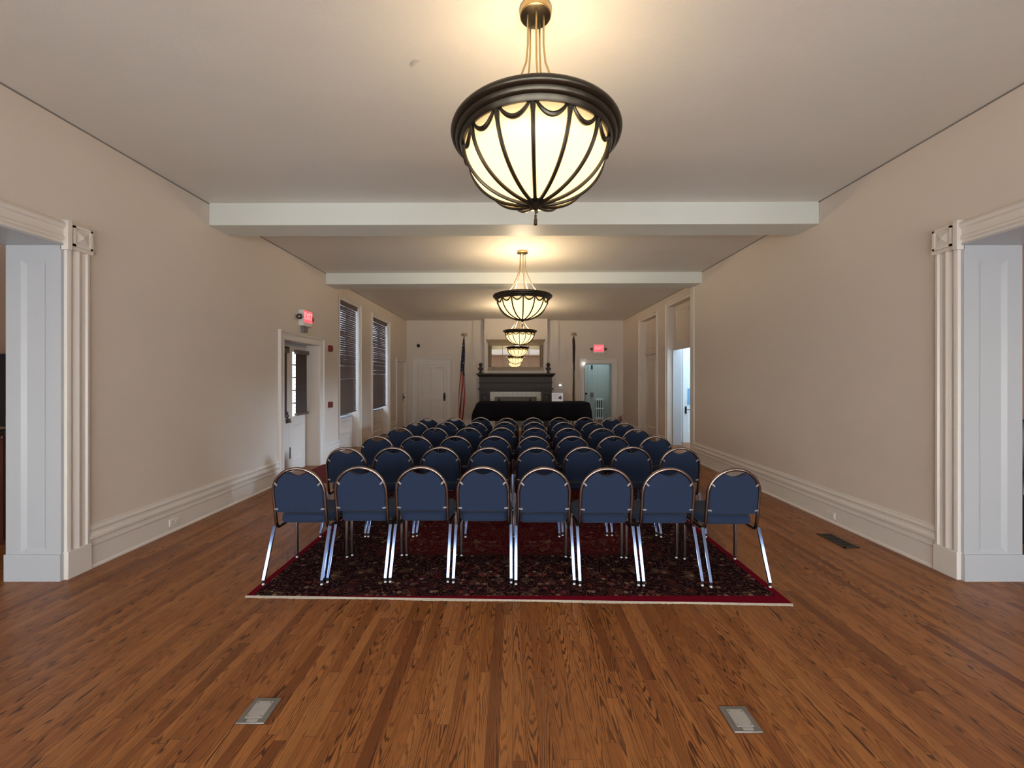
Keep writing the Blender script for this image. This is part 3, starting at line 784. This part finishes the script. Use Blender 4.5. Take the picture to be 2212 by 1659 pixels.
# ------------------------------------------------------------------ chandeliers
def make_chandelier():
    c = empty('chandelier', (0, 0, ZC1))
    z0 = -ZC1
    MB().lathe([(.002, 0), (.085, 0), (.088, -.012), (.085, -.034), (.080, -.038)], seg=32).lathe([(.080, -.038), (.072, -.041), (.002, -.042)], seg=32, mi=1).build('canopy', [MT['brass'], MT['darkbronze']], c)
    rb, zr, dp = .385, 2.815+z0, .305
    NR = 14; ph0 = math.radians(-90-5)
    bowl = []
    for k in range(25):
        a = PI/2-(PI/2-.06)*k/24
        bowl.append((rb*math.sin(a), zr-dp*math.cos(a)))
    inner = [(max(r-.012, .001), z+.012) for r, z in reversed(bowl)]
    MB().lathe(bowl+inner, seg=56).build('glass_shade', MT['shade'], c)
    prof = [(.372, 2.822), (.392, 2.800), (.402, 2.798), (.408, 2.806), (.414, 2.822), (.424, 2.822), (.432, 2.832), (.436, 2.846), (.446, 2.848), (.456, 2.856), (.459, 2.868), (.455, 2.880), (.440, 2.886), (.415, 2.880), (.385, 2.862), (.372, 2.84)]
    MB().rings([[(r*math.cos(2*PI*j/72), r*math.sin(2*PI*j/72), z+z0) for j in range(72)] for r, z in prof], False, True).build('ring', MT['darkbronze'], c, sharp=60)
    def on(phi, a, off=.005):
        r = (rb+off)*math.sin(a); return Vector((r*math.cos(phi), r*math.sin(phi), zr-(dp+off)*math.cos(a)))
    for i in range(NR):
        ph = ph0+2*PI*i/NR
        m = MB(); m.tube([on(ph, PI/2+.02-(PI/2-.10)*k/22) for k in range(23)], [.0125]*3+[.0105]*20, 8)
        m.build('rib', MT['darkbronze'], c)
        m = MB(); pp = []; rr = []
        for k in range(17):
            t = k/16; h = math.sin(PI*t)**.62
            pp.append(on(ph+2*PI/NR*(.06+.88*t), PI/2+.03-.235*h)); rr.append(.006+.0062*math.sin(PI*t))
        m.tube(pp, rr, 8).build('swag', MT['darkbronze'], c)
    zb = zr-dp
    MB().lathe([(.062, zb+.014), (.064, zb+.004), (.052, zb-.004), (.030, zb-.014), (.016, zb-.028), (.006, zb-.036), (.001, zb-.037)], seg=28).build('hub', MT['darkbronze'], c)
    MB().lathe([(.004, zb-.034), (.004, zb-.060), (.008, zb-.064), (.005, zb-.075), (.009, zb-.085), (.010, zb-.115), (.004, zb-.118)], seg=12).build('finial', MT['darkbronze'], c)
    for i in range(5):
        a = math.radians(-88+72*i)
        pr = [(.045, -.035), (.045, -.20), (.055, -.30), (.082, -.375), (.118, -.46), (.150, -.52), (.185, -.575), (.240, -.635), (.290, -.69), (.37, -.72)]
        q = [(r*math.cos(a), r*math.sin(a), z) for r, z in pr]
        m = MB(); m.tube(q, [.0055]*6+[.0065, .010, .012, .010], 8); m.build('rod', MT['brass'], c)
    return c
ch = make_chandelier()
for k, (x, y, lab) in enumerate(((.126, 2.2, 'largest bowl chandelier, hanging nearest, over the open floor'), (.155, 6.22, 'middle bowl chandelier, hanging over the rows of chairs'), (.197, 10.7, 'farthest bowl chandelier, hanging before the mantel mirror'))):
    o = ch if k == 0 else copy_tree(ch)
    o.location = (x, y, ZC1-(.035 if k else 0)); o.rotation_euler = (0, 0, (0, .09, .03)[k])
    tag(o, lab, 'chandelier', 'glowing bowl chandeliers in a line')
    l = bpy.data.lights.new('bulb', 'POINT'); l.energy = (23, 40, 74)[k]; l.color = (1, .76, .48); l.shadow_soft_size = .10
    lo = bpy.data.objects.new('bulb', l); COL.objects.link(lo); lo.location = (x, y, 2.86)

# ------------------------------------------------------------------ fireplace
mt = empty('mantelpiece', (.1, 12.95, 0), 0, 'large dark wood fireplace mantel against the far wall', 'mantel')
def MP(name, mat, f, **kw):
    m = MB(); f(m); o = m.build(name, MT[mat], mt, **kw); o.location = (-.1, -12.95, 0); return o
YB = 13.12
def f(m):
    m.box(-1.14, 1.355, 12.70, YB, 1.715, 1.752)
    m.sweep([(0, 0), (.0, .10), (.03, .10), (.05, .075), (.075, .03), (.085, 0)], [lambda a, p: (-1.135+a*.9, YB, 1.715-a), lambda a, p: (-1.135+a*.9, 12.705+a*.9, 1.715-a), lambda a, p: (1.35-a*.9, 12.705+a*.9, 1.715-a), lambda a, p: (1.35-a*.9, YB, 1.715-a)])
    m.box(-1.09, 1.30, 12.745, YB, 1.675, 1.72); m.box(-1.07, 1.275, 12.77, YB, 1.635, 1.68)
MP('shelf', 'mantel', f, bevel=.004)
def f(m):
    m.box(-1.055, 1.253, 12.80, YB, 1.27, 1.64); m.box(-1.075, 1.273, 12.755, YB, 1.448, 1.472).box(-1.064, 1.262, 12.78, YB, 1.43, 1.45)
MP('frieze', 'mantel', f, bevel=.004)
def f(m):
    m.box(-1.10, 1.30, 12.72, YB, 1.245, 1.285); m.box(-1.075, 1.275, 12.76, YB, 1.195, 1.25); m.box(-.72, .925, 12.82, YB, 1.165, 1.20)
MP('architrave', 'mantel', f, bevel=.004)
for a, b in ((-1.055, -.718), (.923, 1.253)):
    def f(m):
        pboard(m, fry(12.80), a, b, .0, 1.2, -.3, 0, [(a+.07, b-.07, .3, 1.08)], .015, .02)
        m.box(a-.02, b+.02, 12.78, YB, 0, .2)
    MP('pilaster', 'mantel', f)
def f(m):
    m.box(-.718, -.567, 12.92, YB, 0, 1.17).box(.776, .923, 12.92, YB, 0, 1.17).box(-.567, .776, 12.92, YB, 1.0, 1.17)
MP('tile_surround', 'tile', f)
MP('firebox_panel', 'firepanel', lambda m: m.box(-.567, .776, 13.02, YB, 0, 1.0))
small('hearth', 'pale stone hearth slab before the fireplace', 'hearth', MB().box(-1.1, 1.3, 12.15, 12.78, 0, .03), 'hearth', bevel=.005)
for lab, x in (('left', -.43), ('right', .57)):
    e = empty('andiron', (x, 12.97, 0), 0, f'dark pointed andiron in the fireplace opening, {lab} one', 'andiron', 'andirons in the fireplace')
    MB().lathe([(.02, 0), (.02, .72), (.035, .75), (.04, .80), (.028, .84), (.032, .88), (.015, .93), (.002, .96)], seg=14).build('post', MT['black_iron'], e)
    MB().bar((-.09, -.01, 0), (0, 0, .15), .02, .02, (0, 1, 0)).bar((.09, -.01, 0), (0, 0, .15), .02, .02, (0, 1, 0)).build('foot', MT['black_iron'], e)
# busts
def make_bust():
    e = empty('bust')
    MB().lathe([(.062, 0), (.064, .018), (.05, .03), (.034, .045), (.030, .07), (.036, .085)], seg=20).build('pedestal', MT['bust'], e)
    m = MB()
    rg = []
    for z, rx, ry, oy in ((.078, .028, .024, 0), (.10, .060, .036, 0), (.13, .086, .046, 0), (.155, .088, .048, .002), (.175, .070, .044, .004), (.19, .042, .038, .004), (.205, .034, .036, .0), (.218, .036, .040, -.004), (.232, .045, .052, -.008), (.255, .052, .062, -.006), (.285, .055, .066, -.002), (.31, .050, .060, .002), (.328, .034, .042, .004), (.338, .010, .012, .004)):
        rg.append([(rx*math.cos(2*PI*j/24), oy+ry*math.sin(2*PI*j/24), z) for j in range(24)])
    m.rings(rg)
    m.rings([[(s*(w)*math.cos(t), -.066-d, z) for s, t in ((1, 0), (.5, 1.2), (-.5, 1.2), (-1, 0))] for z, w, d in ((.282, .006, -.003), (.262, .012, .012), (.256, .013, .010))], True)
    for s in (-1, 1): m.sphere((s*.054, .0, .262), .008, .014, .02, 10, 6)
    m.build('head_and_shoulders', MT['bust'], e)
    return e
b1 = make_bust(); b1.location = (-1.02, 12.88, 1.752); b1.rotation_euler = (0, 0, .35)
b2 = copy_tree(b1); b2.location = (1.145, 12.88, 1.752); b2.rotation_euler = (0, 0, -.1)
tag(b1, 'dark bronze bust of a head on left end of the mantel shelf', 'bust', 'busts on the mantel')
tag(b2, 'dark bronze bust of a head on right end of the mantel shelf', 'bust', 'busts on the mantel')
# mirror above the mantel (leans forward a little)
mi = empty('wall_mirror', (.11, 13.10, 1.85), 0, 'wide three panel gilt framed mirror above the mantel', 'mirror')
mi.rotation_euler = (math.radians(-.62), 0, 0)
X0, X1, G0, G1 = -.90, .895, -.786, .769   # local
m = MB(); m.box(X0-.06, X1+.06, -.085, 0, .965, 1.0).box(X0-.035, X1+.035, -.065, 0, .935, .966).box(X0-.01, X1+.01, -.05, 0, .905, .936)
m.box(G0-.02, G1+.02, -.045, 0, .80, .906); m.build('cornice', MT['gold'], mi, bevel=.004)
MB().box(X0-.005, X1+.005, -.05, 0, .0, .045).box(X0+.02, X1-.02, -.04, 0, .045, .113).build('bottom_rail', MT['gold'], mi, bevel=.006)
for a, b in ((X0, G0), (G1, X1)):
    c_ = (a+b)/2; h = (b-a)/2
    m = MB().box(a, b, -.055, 0, .80, .906).box(a, b, -.055, 0, 0, .11)
    m.lathe([(.001, 0), (.036, 0), (.036, .012), (.026, .016), (.020, .010), (.012, .018), (.001, .018)], fr=lambda x, y, z: (c_+x, -.055-z, .853+y), seg=18)
    m.build('corner_block', MT['gold'], mi, bevel=.003)
    pr = [(.030, .11), (.050, .125), (.040, .145), (.046, .17), (.036, .2), (.044, .32), (.048, .45), (.044, .58), (.036, .7), (.046, .73), (.040, .755), (.05, .775), (.030, .80)]
    MB().lathe(pr, (c_, -.022, 0), 18).box(a, b, -.02, 0, .1, .81).build('side_column', MT['gold'], mi)
for a, b in ((G0, -.442), (-.430, .420), (.432, G1)):
    MB().box(a, b, -.012, -.006, .108, .805).build('mirror_pane', MT['mirror'], mi)
for a in (-.436, .426): MB().box(a-.007, a+.007, -.022, -.004, .108, .805).build('divider', MT['gold'], mi)

# ------------------------------------------------------------------ flags
def eagle(mb, z):
    mb.lathe([(.012, z), (.03, z+.012), (.03, z+.03), (.014, z+.042)], seg=14)
    mb.rings([[(rx*math.cos(2*PI*j/12), ry*math.sin(2*PI*j/12)+oy, z+zz) for j in range(12)] for zz, rx, ry, oy in ((.035, .012, .012, 0), (.06, .026, .024, 0), (.09, .028, .024, 0), (.115, .016, .016, -.004), (.135, .018, .020, -.01), (.15, .008, .010, -.012))])
    for s in (-1, 1):
        P = [(0.01, .07), (.03, .115), (.055, .140), (.075, .132), (.088, .085), (.094, .03), (.080, .055), (.070, .035), (.060, .062), (.045, .045), (.03, .07)]
        mb.prism([(s*x, zz) for x, zz in P], lambda x, q: (x, -.006+abs(x)*.2, z+q), lambda x, q: (x, .006+abs(x)*.2, z+q))
def flagpole(name, loc, label, rows, mat, H):
    e = empty(name, loc, 0, label, 'flag', 'flags on poles by the fireplace')
    MB().lathe([(.15, 0), (.15, .015), (.10, .035), (.03, .05), (.022, .11), (.001, .11)], seg=28).build('base', MT['brass'], e)
    MB().tube([(0, 0, .05), (0, 0, H)], .013, 10).build('pole', MT['brass'], e)
    m = MB(); eagle(m, H-.005); m.build('eagle_finial', MT['gold'], e)
    # hanging cloth: pleated sheet, rows give left edge, right edge, z
    m = MB(); uvl = m.bm.loops.layers.uv.new('UVMap')
    N = 26; grid = []
    for i, (l, r, z) in enumerate(rows):
        t = i/(len(rows)-1); amp = .012+.03*min(1, t*1.5)
        g = []
        for j in range(N+1):
            s = j/N
            zz = z+(-.10*abs(s-.55)*(1 if i == len(rows)-1 else 0)*-1.5)
            g.append((m.bm.verts.new((l+(r-l)*s, -.028-amp*.6+amp*math.sin(s*17+t*1.4), zz)), (s, t)))
        grid.append(g)
    for a, b in zip(grid, grid[1:]):
        for j in range(N):
            q = (a[j], a[j+1], b[j+1], b[j])
            fa = m.bm.faces.new([v[0] for v in q]); fa.smooth = True
            for lp, v in zip(fa.loops, q): lp[uvl].uv = v[1]
    o = m.build('flag_cloth', mat, e, sharp=180)
    s = o.modifiers.new('thick', 'SOLIDIFY'); s.thickness = .004
    return e
k = 12.2/F
def rowpx(P, cx): return [((l-cx)*k, (r-cx)*k, EYE-(y-820)*k) for l, r, y in P]
flagpole('striped_flag', ((1002.5-1107)*k, 12.2, 0), 'red and white striped flag with stars hanging left of the fireplace', rowpx([(1001, 1004, 731), (999, 1004.5, 745), (997.5, 1005, 760), (996, 1004.5, 780), (994.5, 1003.5, 800), (993.5, 1005, 815), (992, 1006, 835), (990.5, 1005.5, 855), (989.5, 1005, 875), (989.5, 1005, 890), (990.5, 1003.5, 903), (993, 1000, 911)], 1002.5), MT['flag'], EYE+91*k)
flagpole('furled_flag', ((1239.5-1107)*k, 12.2, 0), 'tightly furled dark and cream flag hanging right of the fireplace', rowpx([(1237, 1240, 729), (1236.3, 1241.3, 736), (1236.6, 1242, 748), (1237, 1241.5, 765), (1237, 1241, 785), (1236.5, 1241, 805), (1236, 1241.5, 830), (1235.5, 1241.5, 855), (1235.5, 1241.5, 880), (1236, 1241, 895)], 1239.5), MT['flag2'], EYE+92*k)

# ------------------------------------------------------------------ draped table and sign
TZ = 1.022; y0, y1 = 9.22, 9.95; xa, xb = -.80, 1.755
tb = empty('folding_table', ((xa+xb)/2, (y0+y1)/2, 0), 0, 'long tall table hidden under the black cloth, only a thin leg showing', 'table')
cx, cy = tb.location.x, tb.location.y
MB().box(xa-cx, xb-cx, y0-cy+.02, y1-cy-.02, TZ-.04, TZ-.004).build('tabletop', MT['tabletop'], tb)
for lx in (xa+.14, xb-.36):
    for ly in (y0+.12, y1-.12):
        MB().tube([(lx-cx, ly-cy, 0), (lx-cx, ly-cy, TZ-.04)], .014, 10).build('leg', MT['steel'], tb)
def drape():
    m = MB(); bm = m.bm
    N = 160
    # perimeter of the top, then skirt rows that swing out and fold
    per = []
    def seg(ax, ay, bx, by, n):
        for i in range(n): per.append((ax+(bx-ax)*i/n, ay+(by-ay)*i/n))
    seg(xa, y0, xb, y0, 64); seg(xb, y0, xb, y1, 20); seg(xb, y1, xa, y1, 64); seg(xa, y1, xa, y0, 20)
    n = len(per); ccx, ccy = (xa+xb)/2, (y0+y1)/2
    rows = []
    for k, (dz, out) in enumerate(((0, 0), (.012, .008), (.03, .012), (.10, .018), (.20, .026), (.30, .034), (.41, .040))):
        r = []
        for i, (x, y) in enumerate(per):
            ox = 0; oy = 0
            dl = (x-xa); dr = (xb-x)
            nx = -1 if dl < 1e-4 else (1 if dr < 1e-4 else 0)
            ny = -1 if abs(y-y0) < 1e-4 else (1 if abs(y-y1) < 1e-4 else 0)
            w = out+.010*min(1, dz*4)*math.sin(i*.55)+.008*min(1, dz*4)*math.sin(i*.23+1)
            # the left end leans out more where the cloth is pulled over the corner
            lx = 0
            if x < xa+.5: lx = -.085*min(1, dz/.24)*(1-(x-xa)/.5)**1.5
            rx = .035*min(1, dz/.2)*max(0, 1-(xb-x)/.4)
            r.append(bm.verts.new((x+nx*w+lx+rx, y+ny*w, TZ-dz*(1+.02*math.sin(i*.12)))))
        rows.append(r)
    for a, b in zip(rows, rows[1:]):
        for i in range(n):
            f_ = bm.faces.new((a[i], a[(i+1) % n], b[(i+1) % n], b[i])); f_.smooth = True
    bm.faces.new(rows[0])
    o = m.build('tablecloth', MT['cloth'], sharp=60)
    s = o.modifiers.new('thick', 'SOLIDIFY'); s.thickness = .003; s.offset = 1
    return o
tag(drape(), 'long black cloth draped over the table before the fireplace', 'tablecloth')
sg = empty('tabletop_sign', ((1204.2-1107)*9.75/F, 9.75, TZ+.001), 0, 'small white card sign with dark piano picture on the black tablecloth', 'sign')
sg.rotation_euler = (0, 0, 0)
tl = math.radians(-7)
rot = lambda x, y, z: (x, y*math.cos(tl)-z*math.sin(tl), y*math.sin(tl)+z*math.cos(tl)+.001)
MB().box(-.137, .137, 0, .004, 0, .205, fr=rot).build('card', MT['card'], sg)
MB().prism([(.0, 0), (.10, 0), (.02, .16)], lambda a, b: (-.02, .002+a, b+.001), lambda a, b: (.02, .002+a, b+.001)).build('prop', MT['card'], sg)
m = MB()
for z, w in ((.165, .13), (.150, .19), (.125, .10), (.110, .14), (.075, .11), (.055, .12)): m.box(-.118, -.118+w, -.001, 0, z, z+.007, fr=rot)
m.build('printed_lines', MT['ink'], sg)
P = [(.01, .085), (.05, .115), (.06, .135), (.095, .125), (.105, .095), (.098, .06), (.085, .05), (.088, .035), (.08, .03), (.072, .052), (.05, .06), (.045, .04), (.038, .06)]
MB().prism(P, lambda x, z: rot(x, -.0015, z), lambda x, z: rot(x, 0, z)).build('piano_picture', MT['piano_ink'], sg)

# fire extinguisher
fe = empty('fire_extinguisher', (3.50, 13.05, 0), 0, 'red fire extinguisher standing on the floor in the far right corner', 'fire extinguisher')
MB().lathe([(.05, 0), (.058, .01), (.058, .24), (.045, .275), (.02, .295), (.018, .315)], seg=20).build('cylinder', MT['redpaint'], fe)
MB().lathe([(.0585, .08), (.0595, .08), (.0595, .2), (.0585, .2)], seg=20, caps=False).build('paper_label', MT['card'], fe)
MB().box(-.025, .025, -.02, .02, .31, .345).bar((-.01, 0, .345), (.09, 0, .385), .025, .012, (0, 1, 0)).bar((.0, 0, .33), (.08, 0, .325), .02, .01, (0, 1, 0)).build('valve_handle', MT['redpaint'], fe)
MB().tube([(-.02, 0, .335), (-.07, -.01, .33), (-.10, -.01, .27), (-.105, -.01, .18), (-.095, -.01, .08)], .010, 8).build('hose', MT['redpaint'], fe)

# ------------------------------------------------------------------ furniture glimpsed through the side openings
cb = empty('side_cabinet', (-5.35, 4.0, 0), 0, 'dark red-brown wooden cabinet glimpsed through the left opening', 'cabinet')
m = MB(); pboard(m, fry(3.74), -.62, .62, .06, 1.0, -.5, 0, [(-.56, -.04, .14, .92), (.04, .56, .14, .92)])
o = m.build('carcass', MT['cabinet'], cb); o.location = (0, -4.0, 0)
MB().box(-.66, .66, -.30, .26, 1.0, 1.035).build('top', MT['cabinet'], cb, bevel=.006)
MB().box(-.60, .60, -.22, .22, 0, .07).build('plinth', MT['cabinet'], cb)
tv = empty('flat_screen', (-5.30, 3.98, 1.036), 0, 'black flat screen standing on the dark cabinet beyond the left opening', 'screen')
MB().box(-.64, .64, -.025, .025, .05, .77).build('panel', MT['black'], tv, bevel=.006)
MB().box(-.2, .2, -.1, .1, 0, .012).box(-.04, .04, .0, .03, .0, .1).build('stand', MT['black'], tv)
ac = empty('side_chair', (5.13, 4.10, 0), 0, 'black backed chair with grey seat glimpsed through the right opening', 'chair')
MB().box(-.30, .30, -.29, -.22, .66, 1.17).build('backrest', MT['black'], ac, bevel=.02)
MB().box(-.31, .31, -.25, .27, .44, .55).build('seat', MT['greyfab'], ac, bevel=.03, bseg=3)
MB().box(-.30, .30, -.27, .24, .38, .44).build('seat_frame', MT['black'], ac)
MB().tube([(-.32, -.24, .66), (-.33, .0, .67), (-.33, .22, .64), (-.33, .26, .5)], .02, 8).tube([(.32, -.24, .66), (.33, .0, .67), (.33, .22, .64), (.33, .26, .5)], .02, 8).build('armrest', MT['greyfab'], ac)
for sx in (-1, 1):
    for sy in (-.26, .24): MB().bar((sx*.28, sy, .4), (sx*.30, sy*1.1, 0), .03, .03).build('leg', MT['black'], ac)
    MB().bar((sx*.285, -.25, .4), (sx*.285, -.26, .7), .03, .03).build('back_post', MT['black'], ac)

# ------------------------------------------------------------------ lights
def area(name, loc, rot, sx, sy, e, col, spread=None):
    l = bpy.data.lights.new(name, 'AREA'); l.shape = 'RECTANGLE'; l.size = sx; l.size_y = sy; l.energy = e; l.color = col
    if spread: l.spread = spread
    o = bpy.data.objects.new(name, l); COL.objects.link(o); o.location = loc; o.rotation_euler = rot
    return o
for (a, b), e in zip(NW, (86, 90, 90, 80, 80)):
    area('window_daylight', ((a+b)/2, YN-.28, 1.22), (PI/2, 0, 0), b-a, 2.2, e, (.97, .985, 1.0))
area('side_doorway_daylight', (6.2, 9.05, 2.62), (PI/2-.17, 0, PI/2+.34), .8, .4, 62, (.60, .78, 1.0), math.radians(60))
area('side_room_fill', (5.3, 8.9, 3.2), (0, 0, 0), 1.4, 1.2, 40, (.62, .82, 1.0))  # unseen fill lamp added to brighten the side room
area('hall_daylight', (3.0, 14.9, 3.2), (0, 0, 0), 1.0, .8, 12, (.72, .92, 1.0))
for y in (8.78, 10.83): area('window_daylight', (XLF-.9, y, 1.9), (PI/2, 0, -PI/2), 1.2, 2.6, 30, (.45, .68, 1.0))
area('door_daylight', (XLN-.9, 6.69, 1.5), (PI/2, 0, -PI/2), 1.2, 1.4, 30, (.8, .92, 1.0))

w = bpy.data.worlds.new('world'); sc.world = w; w.use_nodes = True
nt = w.node_tree; bg = nt.nodes['Background']
sky = nt.nodes.new('ShaderNodeTexSky'); sky.sky_type = 'NISHITA'; sky.sun_disc = False; sky.sun_elevation = math.radians(40); sky.sun_rotation = math.radians(200)
mx = nt.nodes.new('ShaderNodeMix'); mx.data_type = 'RGBA'; mx.inputs[0].default_value = .93
nt.links.new(sky.outputs[0], mx.inputs[6]); mx.inputs[7].default_value = (.85, .94, 1.0, 1)
nt.links.new(mx.outputs[2], bg.inputs[0]); bg.inputs[1].default_value = 1.4

# ------------------------------------------------------------------ camera
cd = bpy.data.cameras.new('camera'); cam = bpy.data.objects.new('camera', cd); COL.objects.link(cam)
cam.location = (0, 0, EYE); cam.rotation_euler = (PI/2, 0, 0)
cd.sensor_fit = 'HORIZONTAL'; cd.sensor_width = 36.0; cd.lens = 36.0*F/2212
cd.shift_x = -1/2212; cd.shift_y = -9.5/2212
cd.clip_start = .05; cd.clip_end = 100
sc.camera = cam
sc.view_settings.view_transform = 'Standard'
sc.view_settings.exposure = .45
sc.cycles.max_bounces = 7; sc.cycles.diffuse_bounces = 5; sc.cycles.use_adaptive_sampling = True; sc.cycles.adaptive_threshold = .12; sc.cycles.adaptive_min_samples = 24; sc.cycles.caustics_reflective = False; sc.cycles.caustics_refractive = False
sc.cycles.sample_clamp_indirect = 6.0
sc.cycles.use_denoising = True
